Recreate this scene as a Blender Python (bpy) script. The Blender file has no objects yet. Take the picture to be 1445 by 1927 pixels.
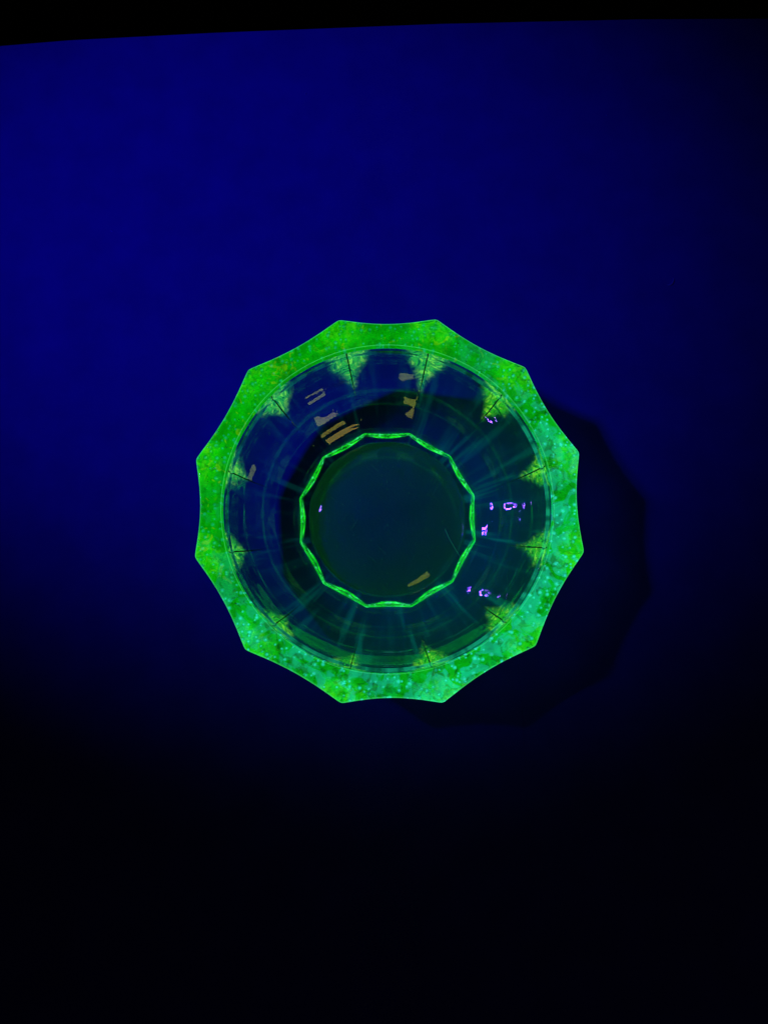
import bpy, bmesh, math, random
from mathutils import Vector, Matrix

MM = 0.001
scene = bpy.context.scene
col = scene.collection
R = math.radians

# ------------------------------------------------------------------ camera
cam_data = bpy.data.cameras.new('camera')
cam = bpy.data.objects.new('camera', cam_data)
col.objects.link(cam)
cam.location = (-1.3*MM, -40.2*MM, 332.7*MM)
cam.rotation_euler = (R(7.48), 0, 0)
cam_data.sensor_fit = 'VERTICAL'
cam_data.sensor_height = 36
cam_data.lens = 36*1446/1927
cam_data.clip_start = 0.01
cam_data.clip_end = 50
scene.camera = cam

# ------------------------------------------------------------------ world: a dark room
world = bpy.data.worlds.new('World')
scene.world = world
world.use_nodes = True
bg = world.node_tree.nodes['Background']
bg.inputs[0].default_value = (0.15, 0.12, 1.0, 1)
bg.inputs[1].default_value = 0.0004

# ------------------------------------------------------------------ ultraviolet torch, held to the left out of frame
TORCH = Vector((-650, 225, 830))*MM
AIM = Vector((-66, 126, 0))*MM
fwd = (AIM - TORCH).normalized()
sx = fwd.cross(Vector((0, 0, 1))).normalized()
sy = sx.cross(fwd)
N_LED = 6
for k in range(N_LED):
    a = 2*math.pi*k/N_LED + 0.3
    ld = bpy.data.lights.new('ultraviolet_led', 'SPOT')
    ld.energy = 1.85
    ld.color = (0.15, 0.035, 1.0)
    ld.shadow_soft_size = 12.0*MM
    ld.spot_size = R(23.9)
    ld.spot_blend = 1.0
    lo = bpy.data.objects.new('ultraviolet_led', ld)
    col.objects.link(lo)
    lo.location = TORCH + (sx*math.cos(a) + sy*math.sin(a))*33*MM
    lo.rotation_euler = fwd.to_track_quat('-Z', 'Y').to_euler()

# ------------------------------------------------------------------ dim warm light of the room behind the photographer
def room_light(name, direction, along, dist, w, h, radiance):
    d = Vector(direction).normalized()
    x = Vector(along); x = (x - d*x.dot(d)).normalized()
    ld = bpy.data.lights.new(name, 'AREA')
    ld.shape = 'RECTANGLE'; ld.size = w; ld.size_y = h
    mx = max(radiance)
    ld.color = [c/mx for c in radiance]
    ld.energy = mx*w*h*math.pi
    lo = bpy.data.objects.new(name, ld); col.objects.link(lo)
    lo.location = d*dist
    lo.rotation_euler = Matrix((x, d.cross(x), d)).transposed().to_euler()
room_light('warm_room_lamp', (.29, -.43, .84), (.82, .57, 0), .9, .20, .06, (2.9, 2.4, .5))

# ------------------------------------------------------------------ view
vs = scene.view_settings
vs.view_transform = 'Standard'
vs.look = 'None'
vs.exposure = 0
vs.gamma = 1
vs.use_curve_mapping = False
scene.render.engine = 'CYCLES'
cy = scene.cycles
cy.max_bounces = 24
cy.transmission_bounces = 32
cy.glossy_bounces = 16
cy.diffuse_bounces = 3
cy.volume_bounces = 0
cy.transparent_max_bounces = 16
cy.caustics_reflective = True
cy.caustics_refractive = True
cy.blur_glossy = 0.3
cy.sample_clamp_indirect = 0.0
cy.use_denoising = True

# ------------------------------------------------------------------ helpers
def mat(name):
    m = bpy.data.materials.new(name)
    m.use_nodes = True
    nt = m.node_tree
    for n in list(nt.nodes):
        nt.nodes.remove(n)
    out = nt.nodes.new('ShaderNodeOutputMaterial')
    return m, nt, out

def node(nt, kind, **kw):
    n = nt.nodes.new(kind)
    for k, v in kw.items():
        if k.startswith('i_'):
            key = k[2:].replace('_', ' ')
            n.inputs[key].default_value = v
        else:
            setattr(n, k, v)
    return n

def link_obj(name, me, m, parent=None):
    o = bpy.data.objects.new(name, me)
    col.objects.link(o)
    if m: me.materials.append(m)
    if parent: o.parent = parent
    return o

def tag(o, label=None, cat=None, group=None, kind=None):
    if label: o['label'] = label
    if cat: o['category'] = cat
    if group: o['group'] = group
    if kind: o['kind'] = kind
    return o

# ------------------------------------------------------------------ materials
def table_material():
    m, nt, out = mat('pale painted board')
    p = node(nt, 'ShaderNodeBsdfPrincipled')
    tc = node(nt, 'ShaderNodeTexCoord')
    n1 = node(nt, 'ShaderNodeTexNoise'); n1.inputs['Scale'].default_value = 55; n1.inputs['Detail'].default_value = 5
    n2 = node(nt, 'ShaderNodeTexNoise'); n2.inputs['Scale'].default_value = 700; n2.inputs['Detail'].default_value = 2
    nt.links.new(tc.outputs['Object'], n1.inputs['Vector']); nt.links.new(tc.outputs['Object'], n2.inputs['Vector'])
    r = node(nt, 'ShaderNodeValToRGB')
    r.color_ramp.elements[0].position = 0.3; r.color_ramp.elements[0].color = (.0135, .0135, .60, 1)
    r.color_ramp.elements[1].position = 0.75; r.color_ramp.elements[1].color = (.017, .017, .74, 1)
    nt.links.new(n1.outputs['Fac'], r.inputs['Fac'])
    nt.links.new(r.outputs['Color'], p.inputs['Base Color'])
    b = node(nt, 'ShaderNodeBump'); b.inputs['Strength'].default_value = .25; b.inputs['Distance'].default_value = 0.0002
    nt.links.new(n2.outputs['Fac'], b.inputs['Height']); nt.links.new(b.outputs['Normal'], p.inputs['Normal'])
    p.inputs['Roughness'].default_value = .75
    p.inputs['Specular IOR Level'].default_value = .04
    nt.links.new(p.outputs[0], out.inputs['Surface'])
    return m

def plain(name, c, rough=.8):
    m, nt, out = mat(name)
    p = node(nt, 'ShaderNodeBsdfPrincipled')
    p.inputs['Base Color'].default_value = (*c, 1); p.inputs['Roughness'].default_value = rough
    n = node(nt, 'ShaderNodeTexNoise'); n.inputs['Scale'].default_value = 300
    b = node(nt, 'ShaderNodeBump'); b.inputs['Strength'].default_value = .3; b.inputs['Distance'].default_value = 0.0005
    nt.links.new(n.outputs['Fac'], b.inputs['Height']); nt.links.new(b.outputs['Normal'], p.inputs['Normal'])
    nt.links.new(p.outputs[0], out.inputs['Surface'])
    return m

def dimples(nt, tc, scale, keep, size):
    """sparse little round pits: 1 at the centre of a kept cell, 0 away from it"""
    v = node(nt, 'ShaderNodeTexVoronoi', voronoi_dimensions='2D'); v.inputs['Scale'].default_value = scale
    nt.links.new(tc.outputs['Object'], v.inputs['Vector'])
    a = node(nt, 'ShaderNodeMapRange', interpolation_type='SMOOTHSTEP'); a.inputs['From Min'].default_value = 0; a.inputs['From Max'].default_value = size
    a.inputs['To Min'].default_value = 1; a.inputs['To Max'].default_value = 0
    nt.links.new(v.outputs['Distance'], a.inputs['Value'])
    sp = node(nt, 'ShaderNodeSeparateColor'); nt.links.new(v.outputs['Color'], sp.inputs[0])
    k = node(nt, 'ShaderNodeMath', operation='LESS_THAN'); nt.links.new(sp.outputs[0], k.inputs[0]); k.inputs[1].default_value = keep
    m = node(nt, 'ShaderNodeMath', operation='MULTIPLY'); nt.links.new(a.outputs[0], m.inputs[0]); nt.links.new(k.outputs[0], m.inputs[1])
    return m.outputs[0]

def bumps(nt, p, layers):
    """layers: (height socket, strength, distance)"""
    prev = None
    for h, st, di in layers:
        b = node(nt, 'ShaderNodeBump'); b.inputs['Strength'].default_value = st; b.inputs['Distance'].default_value = di
        nt.links.new(h, b.inputs['Height'])
        if prev: nt.links.new(prev, b.inputs['Normal'])
        prev = b.outputs['Normal']
    nt.links.new(prev, p.inputs['Normal'])

def noise(nt, tc, scale, detail=2, dist=0.0):
    n = node(nt, 'ShaderNodeTexNoise'); n.inputs['Scale'].default_value = scale; n.inputs['Detail'].default_value = detail; n.inputs['Distortion'].default_value = dist
    nt.links.new(tc.outputs['Object'], n.inputs['Vector'])
    return n.outputs['Fac']

def rim_bump(nt, tc, p):
    pits = math_(nt, 'MAXIMUM', dimples(nt, tc, 290, .36, .26), dimples(nt, tc, 430, .36, .26))
    bumps(nt, p, [(noise(nt, tc, 110, 2, .6), .4, .0030),
                  (noise(nt, tc, 330, 1, .8), .30, .0012),
                  (pits, 1.0, .0008)])
    nt.links.new(math_(nt, 'MULTIPLY', pits, .26), p.inputs['Roughness'])
    return pits

def wall_bump(nt, tc, p):
    bumps(nt, p, [(noise(nt, tc, 62, 1), .10, .0012),
                  (dimples(nt, tc, 230, .05, .14), .4, .0005)])

def math_(nt, op, a, b=None, clamp=False):
    n = node(nt, 'ShaderNodeMath', operation=op, use_clamp=clamp)
    for k, v in enumerate((a, b)):
        if v is None: continue
        if isinstance(v, (int, float)): n.inputs[k].default_value = v
        else: nt.links.new(v, n.inputs[k])
    return n.outputs[0]

def maprange(nt, v, a, b, c=0.0, d=1.0):
    n = node(nt, 'ShaderNodeMapRange', interpolation_type='SMOOTHSTEP')
    nt.links.new(v, n.inputs['Value'])
    for k, x in zip(('From Min', 'From Max', 'To Min', 'To Max'), (a, b, c, d)): n.inputs[k].default_value = x
    return n.outputs[0]

def ramp(nt, v, stops):
    n = node(nt, 'ShaderNodeValToRGB')
    e = n.color_ramp.elements
    e[0].position, e[0].color = stops[0][0], (*stops[0][1], 1)
    e[1].position, e[1].color = stops[-1][0], (*stops[-1][1], 1)
    for p, c in stops[1:-1]:
        k = e.new(p); k.color = (*c, 1)
    nt.links.new(v, n.inputs['Fac'])
    return n.outputs['Color']

def body(nt, out, glow, glow_col, absorb):
    ab = node(nt, 'ShaderNodeVolumeAbsorption'); ab.inputs['Color'].default_value = (.3, 1, 0, 1); ab.inputs['Density'].default_value = absorb
    em = node(nt, 'ShaderNodeEmission'); em.inputs['Color'].default_value = (*glow_col, 1); em.inputs['Strength'].default_value = glow
    ad = node(nt, 'ShaderNodeAddShader')
    nt.links.new(ab.outputs[0], ad.inputs[0]); nt.links.new(em.outputs[0], ad.inputs[1])
    nt.links.new(ad.outputs[0], out.inputs['Volume'])

def clear(nt, rough=0.0):
    p = node(nt, 'ShaderNodeBsdfPrincipled')
    p.inputs['Base Color'].default_value = (.93, 1, .93, 1); p.inputs['Transmission Weight'].default_value = 1
    p.inputs['IOR'].default_value = 1.5; p.inputs['Roughness'].default_value = rough
    return p

def rim_material():
    m, nt, out = mat('uranium glass rim')
    tc = node(nt, 'ShaderNodeTexCoord')
    geo = node(nt, 'ShaderNodeNewGeometry')
    p = clear(nt)
    pits = rim_bump(nt, tc, p)
    xyz = node(nt, 'ShaderNodeSeparateXYZ'); nt.links.new(tc.outputs['Object'], xyz.inputs[0])
    # 0 at the far left of the rim, 1 at the near right: scattered blue lamp light painted in there, yellow flecks opposite
    side = maprange(nt, math_(nt, 'SUBTRACT', math_(nt, 'MULTIPLY', xyz.outputs[0], .62), math_(nt, 'MULTIPLY', xyz.outputs[1], .78)), -.06, .062)
    big = maprange(nt, noise(nt, tc, 80, 2, .8), .36, .64, .75, 1.1)
    dark = maprange(nt, noise(nt, tc, 210, 3, 1.4), .54, .62, 0, .72)
    lev = math_(nt, 'MULTIPLY', math_(nt, 'MULTIPLY', big, math_(nt, 'SUBTRACT', 1.0, math_(nt, 'MULTIPLY', dark, maprange(nt, side, .1, .6, .5, 1.0)))), .36)
    scatter_tint = math_(nt, 'MULTIPLY', maprange(nt, noise(nt, tc, 125, 4, 1.0), .47, .55), side)
    spot = math_(nt, 'MULTIPLY', pits, maprange(nt, side, .1, .6, .22, 1.0))  # blue lamp glints on the pits, painted as cyan emission
    yel = math_(nt, 'MULTIPLY', maprange(nt, noise(nt, tc, 200, 2, 1.4), .63, .69), maprange(nt, side, .1, .55, .9, .0))
    c = node(nt, 'ShaderNodeMix', data_type='RGBA'); c.inputs[6].default_value = (.004, 1.0, .004, 1); c.inputs[7].default_value = (.36, 1.35, .0, 1)
    nt.links.new(yel, c.inputs[0])
    c2 = node(nt, 'ShaderNodeMix', data_type='RGBA'); nt.links.new(scatter_tint, c2.inputs[0]); nt.links.new(c.outputs[2], c2.inputs[6]); c2.inputs[7].default_value = (.0, 1.25, .80, 1)
    c3 = node(nt, 'ShaderNodeMix', data_type='RGBA'); nt.links.new(spot, c3.inputs[0]); nt.links.new(c2.outputs[2], c3.inputs[6]); c3.inputs[7].default_value = (.10, 2.7, 2.7, 1)
    em = node(nt, 'ShaderNodeEmission'); nt.links.new(c3.outputs[2], em.inputs['Color']); nt.links.new(lev, em.inputs['Strength'])
    df = node(nt, 'ShaderNodeBsdfDiffuse'); df.inputs['Color'].default_value = (.5, .5, .5, 1)
    pale = node(nt, 'ShaderNodeMixShader'); both = node(nt, 'ShaderNodeAddShader')
    nt.links.new(em.outputs[0], both.inputs[0]); nt.links.new(df.outputs[0], both.inputs[1])
    nt.links.new(scatter_tint, pale.inputs[0]); nt.links.new(em.outputs[0], pale.inputs[1]); nt.links.new(both.outputs[0], pale.inputs[2])
    mx = node(nt, 'ShaderNodeMixShader'); mx.inputs[0].default_value = .55
    nt.links.new(p.outputs[0], mx.inputs[1]); nt.links.new(pale.outputs[0], mx.inputs[2])
    # glow piped to the bevelled edges, painted on as emission
    nz = node(nt, 'ShaderNodeSeparateXYZ'); nt.links.new(geo.outputs['Normal'], nz.inputs[0])
    edge = math_(nt, 'MULTIPLY', maprange(nt, nz.outputs[2], .15, .45), maprange(nt, nz.outputs[2], .97, .85))
    e2 = node(nt, 'ShaderNodeEmission'); e2.inputs['Color'].default_value = (.05, .45, .16, 1); nt.links.new(math_(nt, 'MULTIPLY', edge, .4), e2.inputs['Strength'])
    ad = node(nt, 'ShaderNodeAddShader'); nt.links.new(mx.outputs[0], ad.inputs[0]); nt.links.new(e2.outputs[0], ad.inputs[1])
    nt.links.new(ad.outputs[0], out.inputs['Surface'])
    m.cycles.emission_sampling = 'NONE'
    body(nt, out, 16, (.005, 1.0, .02), 300)
    return m

def wall_material():
    m, nt, out = mat('uranium glass wall')
    tc = node(nt, 'ShaderNodeTexCoord')
    p = clear(nt)
    wall_bump(nt, tc, p)
    xyz = node(nt, 'ShaderNodeSeparateXYZ'); nt.links.new(tc.outputs['Object'], xyz.inputs[0])
    ang = math_(nt, 'ARCTAN2', xyz.outputs[1], xyz.outputs[0])
    cv = node(nt, 'ShaderNodeCombineXYZ')
    nt.links.new(math_(nt, 'COSINE', ang), cv.inputs[0]); nt.links.new(math_(nt, 'SINE', ang), cv.inputs[1]); nt.links.new(math_(nt, 'MULTIPLY', xyz.outputs[2], 4.0), cv.inputs[2])
    st = node(nt, 'ShaderNodeTexNoise'); st.inputs['Scale'].default_value = 16; st.inputs['Detail'].default_value = 4
    nt.links.new(cv.outputs[0], st.inputs['Vector'])
    streak = maprange(nt, st.outputs['Fac'], .48, .66)
    at = node(nt, 'ShaderNodeAttribute', attribute_name='ridge')
    near = math_(nt, 'POWER', at.outputs['Fac'], .8)
    drop = math_(nt, 'DIVIDE', math_(nt, 'SUBTRACT', .0303, xyz.outputs[2]), .0185)
    wob = math_(nt, 'ADD', math_(nt, 'MULTIPLY', noise(nt, tc, 170, 3, 1.0), .45), maprange(nt, noise(nt, tc, 22, 1), .35, .65, -.16, .16))
    mask = maprange(nt, math_(nt, 'SUBTRACT', math_(nt, 'ADD', near, wob), drop), .42, .92)
    mask = math_(nt, 'MULTIPLY', mask, maprange(nt, at.outputs['Fac'], .16, .42))
    agate = noise(nt, tc, 150, 3, 3.0)
    c = ramp(nt, agate, [(.37, (.0, .13, .0)), (.45, (.04, .54, .0)), (.53, (.02, .24, .0)), (.61, (.22, .76, .02))])
    em = node(nt, 'ShaderNodeEmission'); nt.links.new(c, em.inputs['Color']); nt.links.new(mask, em.inputs['Strength'])  # rim glow mirrored inside the ridges, painted as green emission wedges
    side = maprange(nt, math_(nt, 'SUBTRACT', math_(nt, 'MULTIPLY', xyz.outputs[0], .75), math_(nt, 'MULTIPLY', xyz.outputs[1], .66)), -.045, .055)
    ri = maprange(nt, at.outputs['Fac'], .01, .4, .10, 1.0)
    glowv = math_(nt, 'ADD', math_(nt, 'MULTIPLY', math_(nt, 'MULTIPLY', streak, ri), maprange(nt, side, 0, 1, .32, 1.0)), math_(nt, 'MULTIPLY', side, .16))
    e2 = node(nt, 'ShaderNodeEmission'); e2.inputs['Color'].default_value = (0, .052, .046, 1); nt.links.new(glowv, e2.inputs['Strength'])  # teal light streaks in the wall, stronger to the right, painted as emission
    # bright strip along the ledge under the rim, painted as emission
    geo = node(nt, 'ShaderNodeNewGeometry'); gz = node(nt, 'ShaderNodeSeparateXYZ'); nt.links.new(geo.outputs['Normal'], gz.inputs[0])
    led = math_(nt, 'MULTIPLY', math_(nt, 'GREATER_THAN', xyz.outputs[2], .0407), math_(nt, 'GREATER_THAN', gz.outputs[2], .3))
    e4 = node(nt, 'ShaderNodeEmission'); e4.inputs['Color'].default_value = (.004, .20, .10, 1)
    nt.links.new(math_(nt, 'MULTIPLY', led, math_(nt, 'MULTIPLY', maprange(nt, side, 0, 1, .3, 1.2), maprange(nt, st.outputs['Fac'], .35, .6, .2, 1))), e4.inputs['Strength'])
    ad4 = node(nt, 'ShaderNodeAddShader'); nt.links.new(em.outputs[0], ad4.inputs[0]); nt.links.new(e4.outputs[0], ad4.inputs[1])
    em = ad4
    # edge-on glow of the steep foot, painted on its side as emission
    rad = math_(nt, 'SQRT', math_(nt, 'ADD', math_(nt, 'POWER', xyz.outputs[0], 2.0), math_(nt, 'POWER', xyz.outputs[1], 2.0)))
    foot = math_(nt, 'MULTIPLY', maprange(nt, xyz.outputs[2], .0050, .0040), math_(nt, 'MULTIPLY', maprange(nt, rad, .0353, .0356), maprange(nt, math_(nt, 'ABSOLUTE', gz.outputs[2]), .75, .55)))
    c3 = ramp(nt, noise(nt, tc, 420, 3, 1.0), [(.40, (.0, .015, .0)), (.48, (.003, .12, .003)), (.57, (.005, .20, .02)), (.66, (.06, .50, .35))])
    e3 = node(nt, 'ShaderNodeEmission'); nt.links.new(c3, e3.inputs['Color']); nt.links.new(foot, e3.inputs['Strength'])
    a0 = node(nt, 'ShaderNodeAddShader'); nt.links.new(em.outputs[0], a0.inputs[0]); nt.links.new(e3.outputs[0], a0.inputs[1])
    a1 = node(nt, 'ShaderNodeAddShader'); nt.links.new(a0.outputs[0], a1.inputs[0]); nt.links.new(e2.outputs[0], a1.inputs[1])
    a2 = node(nt, 'ShaderNodeAddShader'); nt.links.new(p.outputs[0], a2.inputs[0]); nt.links.new(a1.outputs[0], a2.inputs[1])
    # dark line that refraction leaves at each ridge, painted as dark diffuse
    seam = math_(nt, 'MULTIPLY', maprange(nt, at.outputs['Fac'], .955, .985), maprange(nt, xyz.outputs[2], .010, .020))
    dk = node(nt, 'ShaderNodeBsdfDiffuse'); dk.inputs['Color'].default_value = (.01, .01, .01, 1)
    m2 = node(nt, 'ShaderNodeMixShader'); nt.links.new(seam, m2.inputs[0]); nt.links.new(a2.outputs[0], m2.inputs[1]); nt.links.new(dk.outputs[0], m2.inputs[2])
    nt.links.new(m2.outputs[0], out.inputs['Surface'])
    m.cycles.emission_sampling = 'NONE'
    body(nt, out, .12, (.01, 1.0, .06), 34)
    return m

def base_material():
    m, nt, out = mat('uranium glass base')
    tc = node(nt, 'ShaderNodeTexCoord')
    p = clear(nt)
    n0 = noise(nt, tc, 40, 1)
    bumps(nt, p, [(n0, .06, .001)])
    film = None
    for rot, sc, lo in ((.55, (700, 40, 1), .69), (-.8, (650, 46, 1), .69)):
        mr = node(nt, 'ShaderNodeMapping'); mr.inputs['Rotation'].default_value = (0, 0, rot)
        nt.links.new(tc.outputs['Object'], mr.inputs['Vector'])
        mp = node(nt, 'ShaderNodeMapping'); mp.inputs['Scale'].default_value = sc
        nt.links.new(mr.outputs[0], mp.inputs['Vector'])
        n = node(nt, 'ShaderNodeTexNoise'); n.inputs['Scale'].default_value = 1.6; n.inputs['Detail'].default_value = 1
        nt.links.new(mp.outputs[0], n.inputs['Vector'])
        f = maprange(nt, n.outputs['Fac'], lo, lo+.06, 0, .06)
        film = f if film is None else math_(nt, 'MAXIMUM', film, f)
    film = math_(nt, 'MAXIMUM', film, math_(nt, 'MULTIPLY', dimples(nt, tc, 420, .10, .13), .35))
    film = math_(nt, 'MAXIMUM', film, maprange(nt, noise(nt, tc, 90, 3), .35, .75, .0, .02))
    d = node(nt, 'ShaderNodeBsdfDiffuse'); d.inputs['Color'].default_value = (.5, .8, .8, 1)
    mx = node(nt, 'ShaderNodeMixShader'); nt.links.new(film, mx.inputs[0]); nt.links.new(p.outputs[0], mx.inputs[1]); nt.links.new(d.outputs[0], mx.inputs[2])
    nt.links.new(mx.outputs[0], out.inputs['Surface'])
    body(nt, out, 2.8, (.02, 1.0, .14), 44)
    return m

M_TABLE = table_material()
M_FLOOR = plain('dark floor', (.03, .03, .03), .9)
M_LINT = plain('lint', (.05, .06, .98), .9)
M_HAIR = plain('hair', (.25, .5, .95), .9)
M_RIM = rim_material()
M_WALL = wall_material()
M_BASE = base_material()

# ------------------------------------------------------------------ table and floor
def tabletop():
    edge = [(-600, 175), (-400, 204), (-183.5, 226.4), (-150.8, 229.4), (-82.8, 233.3), (25.9, 238), (119.7, 240.4), (181.8, 240.8), (400, 239), (600, 235)]
    bm = bmesh.new()
    pts = [(x, y) for x, y in edge] + [(600, -500), (-600, -500)]
    top = [bm.verts.new((x*MM, y*MM, 0)) for x, y in pts]
    low = [bm.verts.new((x*MM, (y + (1 if y > 0 else 0))*MM, -2*MM)) for x, y in pts]
    bot = [bm.verts.new((x*MM, y*MM, -25*MM)) for x, y in pts]
    bm.faces.new(top[::-1]); bm.faces.new(bot)
    n = len(pts)
    for i in range(n):
        j = (i+1) % n
        bm.faces.new((top[i], top[j], low[j], low[i])); bm.faces.new((low[i], low[j], bot[j], bot[i]))
    bmesh.ops.recalc_face_normals(bm, faces=bm.faces)
    me = bpy.data.meshes.new('tabletop'); bm.to_mesh(me); bm.free()
    return tag(link_obj('tabletop', me, M_TABLE), kind='structure')
table = tabletop()

bm = bmesh.new()
bmesh.ops.create_grid(bm, x_segments=1, y_segments=1, size=4)
me = bpy.data.meshes.new('floor'); bm.to_mesh(me); bm.free()
fl = tag(link_obj('floor', me, M_FLOOR), kind='structure'); fl.location.z = -.75

# ------------------------------------------------------------------ the bowl
# twelve ridges: measured radius factor and angle of every ridge tip
TIPS = [(75.39, 15.48-0), (75.37, 45.26), (75.3, 75.39), (74.98, 104.52), (75.03, 135.47), (74.58, 166.39),
        (74.36, 195.24), (74.82, 225.74), (74.72, 256.94), (75.39, 285.48), (75.36, 316.12), (75.32, 346.42)]
SEC = [0, .03, .06, .09, .13, .18, .25, .34, .45, .58, .72, .86, 1.0]
SEC = SEC + [2-s for s in SEC[-2:0:-1]]          # one flute, ridge to ridge
def columns(eps):
    """(angle, closeness to ridge, radius factor) round the bowl; eps rounds the ridge"""
    res = []
    for i in range(12):
        r0, a0 = TIPS[i]; r1, a1 = TIPS[(i+1) % 12]
        if a1 < a0: a1 += 360
        for s in SEC:
            t = s/2
            d = s if s <= 1 else 2-s             # 0 at the ridge, 1 in the middle of the flute
            e = (math.sqrt(d*d + eps**2) - eps)/(math.sqrt(1+eps**2)-eps)
            res.append((R(a0 + (a1-a0)*t), (1 - min(e, 1))**2, (r0 + (r1-r0)*t)/75.05))
    return res
COLS = columns(.04)

def smooth_profile(keys, n):
    """monotone cubic through (z, values...)"""
    def at(z):
        for i in range(len(keys)-1):
            if z <= keys[i+1][0] or i == len(keys)-2:
                k0, k1 = keys[i], keys[i+1]
                km = keys[i-1] if i > 0 else None
                kp = keys[i+2] if i+2 < len(keys) else None
                h = k1[0]-k0[0]; t = (z-k0[0])/h
                res = []
                for c in range(1, len(k0)):
                    d = (k1[c]-k0[c])/h
                    m0 = d if km is None else ((k0[c]-km[c])/(k0[0]-km[0]) + d)/2
                    m1 = d if kp is None else ((kp[c]-k1[c])/(kp[0]-k1[0]) + d)/2
                    t2, t3 = t*t, t*t*t
                    res.append((2*t3-3*t2+1)*k0[c] + (t3-2*t2+t)*h*m0 + (-2*t3+3*t2)*k1[c] + (t3-t2)*h*m1)
                return res
    return at
OUT = smooth_profile([(0, 38.5, 35.6), (4.4, 38.8, 38.0), (6, 42.3, 40.7), (9.5, 49.8, 48.0), (14, 56.9, 54.8), (18, 61.8, 59.5), (22, 66.6, 64.1), (26, 69.8, 67.0), (34, 73.2, 69.6), (42, 74.7, 70.7), (47, 75.0, 71.0)], 2)
INN = smooth_profile([(7.3, 35.5), (8.2, 39.5), (10.5, 44.4), (15, 49.6), (24, 55.2), (36, 59.3), (42.5, 60.9), (47, 62.2)], 1)

def ring_mesh(name, prof, closed=True, cap=False, sharp=32, COLS=COLS):
    """prof: list of (ridge radius, flute radius, z) in mm, walked once round the section"""
    verts, faces, ridge = [], [], []
    nc = len(COLS)
    for rc, rv, z in prof:
        for a, g, k in COLS:
            r = (rv + (rc-rv)*g)*(1+(k-1)*(1 if rc != rv else 0))*MM
            verts.append((r*math.cos(a), r*math.sin(a), z*MM)); ridge.append(g if rc != rv else 0.0)
    np_ = len(prof)
    rng = range(np_) if closed else range(np_-1)
    for i in rng:
        j = (i+1) % np_
        for c in range(nc):
            d = (c+1) % nc
            faces.append((i*nc+c, i*nc+d, j*nc+d, j*nc+c))
    if cap:
        z0, z1 = cap
        a = len(verts); verts.append((0, 0, z0*MM)); verts.append((0, 0, z1*MM))
        for c in range(nc):
            d = (c+1) % nc
            faces.append((a, d, c)); l = (np_-1)*nc
            faces.append((a+1, l+c, l+d))
    me = bpy.data.meshes.new(name); me.from_pydata(verts, [], faces)
    at = me.attributes.new('ridge', 'FLOAT', 'POINT')
    for i, g in enumerate(ridge): at.data[i].value = g
    bm = bmesh.new(); bm.from_mesh(me)
    bmesh.ops.recalc_face_normals(bm, faces=bm.faces)
    bm.to_mesh(me); bm.free()
    me.shade_smooth()
    me.set_sharp_from_angle(angle=R(sharp))
    return me

def o3(z, inset=0):
    w = min(1.6, z-.2 if z < 5 else 9, 47-z); w = max(w, 0)
    v = [OUT(z + w*k/3) for k in range(-3, 4)]
    a = sum(q[0] for q in v)/7; b = sum(q[1] for q in v)/7
    return (a-inset, b-inset, z)
def i3(z, inset=0):
    w = max(0, min(1.6, z-7.4))
    a = sum(INN(min(z + w*k/3, 47))[0] for k in range(-3, 4))/7
    return (a+inset, a+inset, z)

bowl = bpy.data.objects.new('glass_bowl', None); col.objects.link(bowl)
bowl.empty_display_size = .02
tag(bowl, 'round fluted glass bowl glowing green, with a scalloped twelve-pointed rim', 'bowl')

ZC, GAP = 43.6, .12
prof = [o3(ZC)] + [o3(z) for z in (43.5, 44.5, 45.4, 46.0)] + [o3(46.5, .12), o3(46.8, .35), o3(47, .8)]
prof += [(73.0, 69.2, 47.0), (68, 66.2, 47.0), (64.0, 64.0, 46.95)]
prof += [(r, r, z) for r, z in ((62.62, 46.92), (62.45, 46.82), (62.36, 46.65), (62.30, 46.3), (62.25, 45), (62.2, ZC))]
rim = link_obj('rim', ring_mesh('rim', prof), M_RIM, bowl)

zt = ZC-GAP
zs_o = [.5, 1.2, 2.0, 2.8, 3.4, 3.9, 4.4, 4.9, 5.5, 6.2, 7] + [8+k for k in range(0, 35)] + [zt]
zs_i = [zt, 42.8] + [41-k for k in range(0, 27)] + [13.2, 12.4, 11.6, 10.9, 10.3, 9.8, 9.3, 8.9, 8.5, 8.1, 7.7]
prof = [(33.50, 33.50, .12), (33.9, 33.9, 0), (37.0, 34.8, 0), (37.9, 35.5, .15)]
prof += [o3(z) for z in zs_o] + [(62.2, 62.2, zt), (62.1, 62.1, 42.6), (61.95, 61.95, 41.7), (61.7, 61.7, 41.42), (61.05, 61.05, 41.25), (60.8, 60.8, 41.0), (60.6, 60.6, 40.4)] + [i3(z) for z in zs_i[4:]] + [(34.4, 34.4, 7.29), (33.04, 33.04, 7.27)]
wall = link_obj('wall', ring_mesh('wall', prof, sharp=22, COLS=columns(.004)), M_WALL, bowl)

def under(r): return 3.3*(1-(r/33.1)**2) + .12
prof = [(r, r, under(r)) for r in (1, 2, 3, 4.5, 6, 8, 10, 12, 14, 16, 18, 20, 22, 24, 25, 26, 27, 28, 29, 30, 31, 32, 32.6, 32.95)]
prof += [(33.44, 33.44, .14), (33.01, 33.01, 7.15), (32.96, 32.96, 7.265), (32, 32, 7.28), (26, 26, 7.34), (18, 18, 7.42), (9, 9, 7.47), (4, 4, 7.49)]
base = link_obj('base', ring_mesh('base', prof, closed=False, cap=(under(0), 7.5)), M_BASE, bowl)
bowl.location.z = .02*MM

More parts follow.
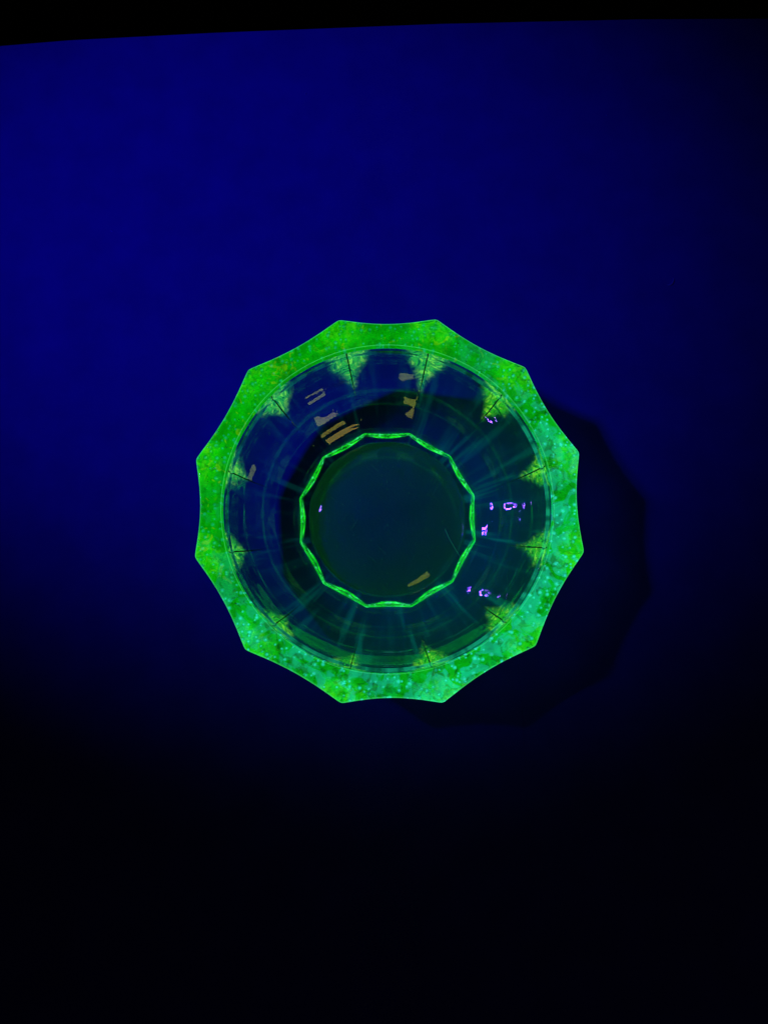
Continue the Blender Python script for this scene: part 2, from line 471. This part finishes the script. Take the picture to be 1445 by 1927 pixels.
# ------------------------------------------------------------------ lint and the seam in the board
def tube(name, pts, rad, m, parent=None, taper=True):
    """thin bent thread through pts (mm), six-sided"""
    P = [Vector(p) for p in pts]
    fine = []
    for i in range(len(P)-1):
        p0, p1, p2, p3 = P[max(i-1, 0)], P[i], P[i+1], P[min(i+2, len(P)-1)]
        for k in range(6):
            t = k/6
            fine.append(.5*((2*p1) + (p2-p0)*t + (2*p0-5*p1+4*p2-p3)*t*t + (3*p1-p0-3*p2+p3)*t**3))
    fine.append(P[-1])
    verts, faces = [], []
    n = len(fine)
    for i, q in enumerate(fine):
        d = (fine[min(i+1, n-1)] - fine[max(i-1, 0)]).normalized()
        u = d.cross(Vector((0, 0, 1))).normalized(); v = u.cross(d)
        r = rad*(1 if not taper else max(.25, math.sin(math.pi*(i+.5)/n)**.5))
        for k in range(6):
            a = k*math.pi/3
            verts.append((q + (u*math.cos(a) + v*math.sin(a))*r)*MM)
    for i in range(n-1):
        for k in range(6):
            l = (k+1) % 6
            faces.append((i*6+k, i*6+l, i*6+6+l, i*6+6+k))
    faces.append(tuple(range(5, -1, -1))); faces.append(tuple(range((n-1)*6, n*6)))
    me = bpy.data.meshes.new(name); me.from_pydata(verts, [], faces); me.shade_smooth()
    return link_obj(name, me, m, parent)

tube('seam', [(55.6, -62, -.05), (57.3, -92.6, -.05), (58.6, -140, -.05), (60.4, -188.5, -.05), (62.5, -260, -.05)], .22, M_TABLE, table, taper=False)
tag(tube('lint_fibre', [(127.2, 107.6, .3), (128.0, 107.3, .35), (129.2, 108.0, .4), (129.9, 109.4, .45), (130.0, 110.6, .4)], .42, M_LINT),
    'tiny pale crescent of lint on the blue table above right of the bowl', 'lint')
tag(tube('hair', [(24.5, -4.5, 7.75), (26.0, -8.2, 7.8), (28.4, -12.6, 7.85), (31.2, -17.2, 7.8)], .12, M_HAIR),
    'fine pale hair lying on the dark floor inside the bowl', 'hair')
tag(tube('dust_speck', [(-39.7, 117.6, .25), (-39.5, 118.1, .3), (-39.2, 118.5, .25)], .3, M_LINT),
    'bright speck of dust on the table just above the bowl', 'dust')
tag(tube('dust_speck', [(-38.3, 201.2, .2), (-38.2, 201.9, .25), (-38.0, 202.6, .2)], .22, M_LINT),
    'small speck of dust near the top edge of the table', 'dust')
tag(tube('dust_speck', [(-126.6, 133.6, .2), (-126.1, 133.3, .25), (-125.5, 132.9, .2)], .18, M_LINT),
    'faint speck of dust on the bright left side of the table', 'dust')
tag(tube('dust_speck', [(102.4, 190.3, .2), (102.6, 190.7, .25), (102.9, 191.0, .2)], .18, M_LINT),
    'faint speck of dust in the upper right of the table', 'dust')
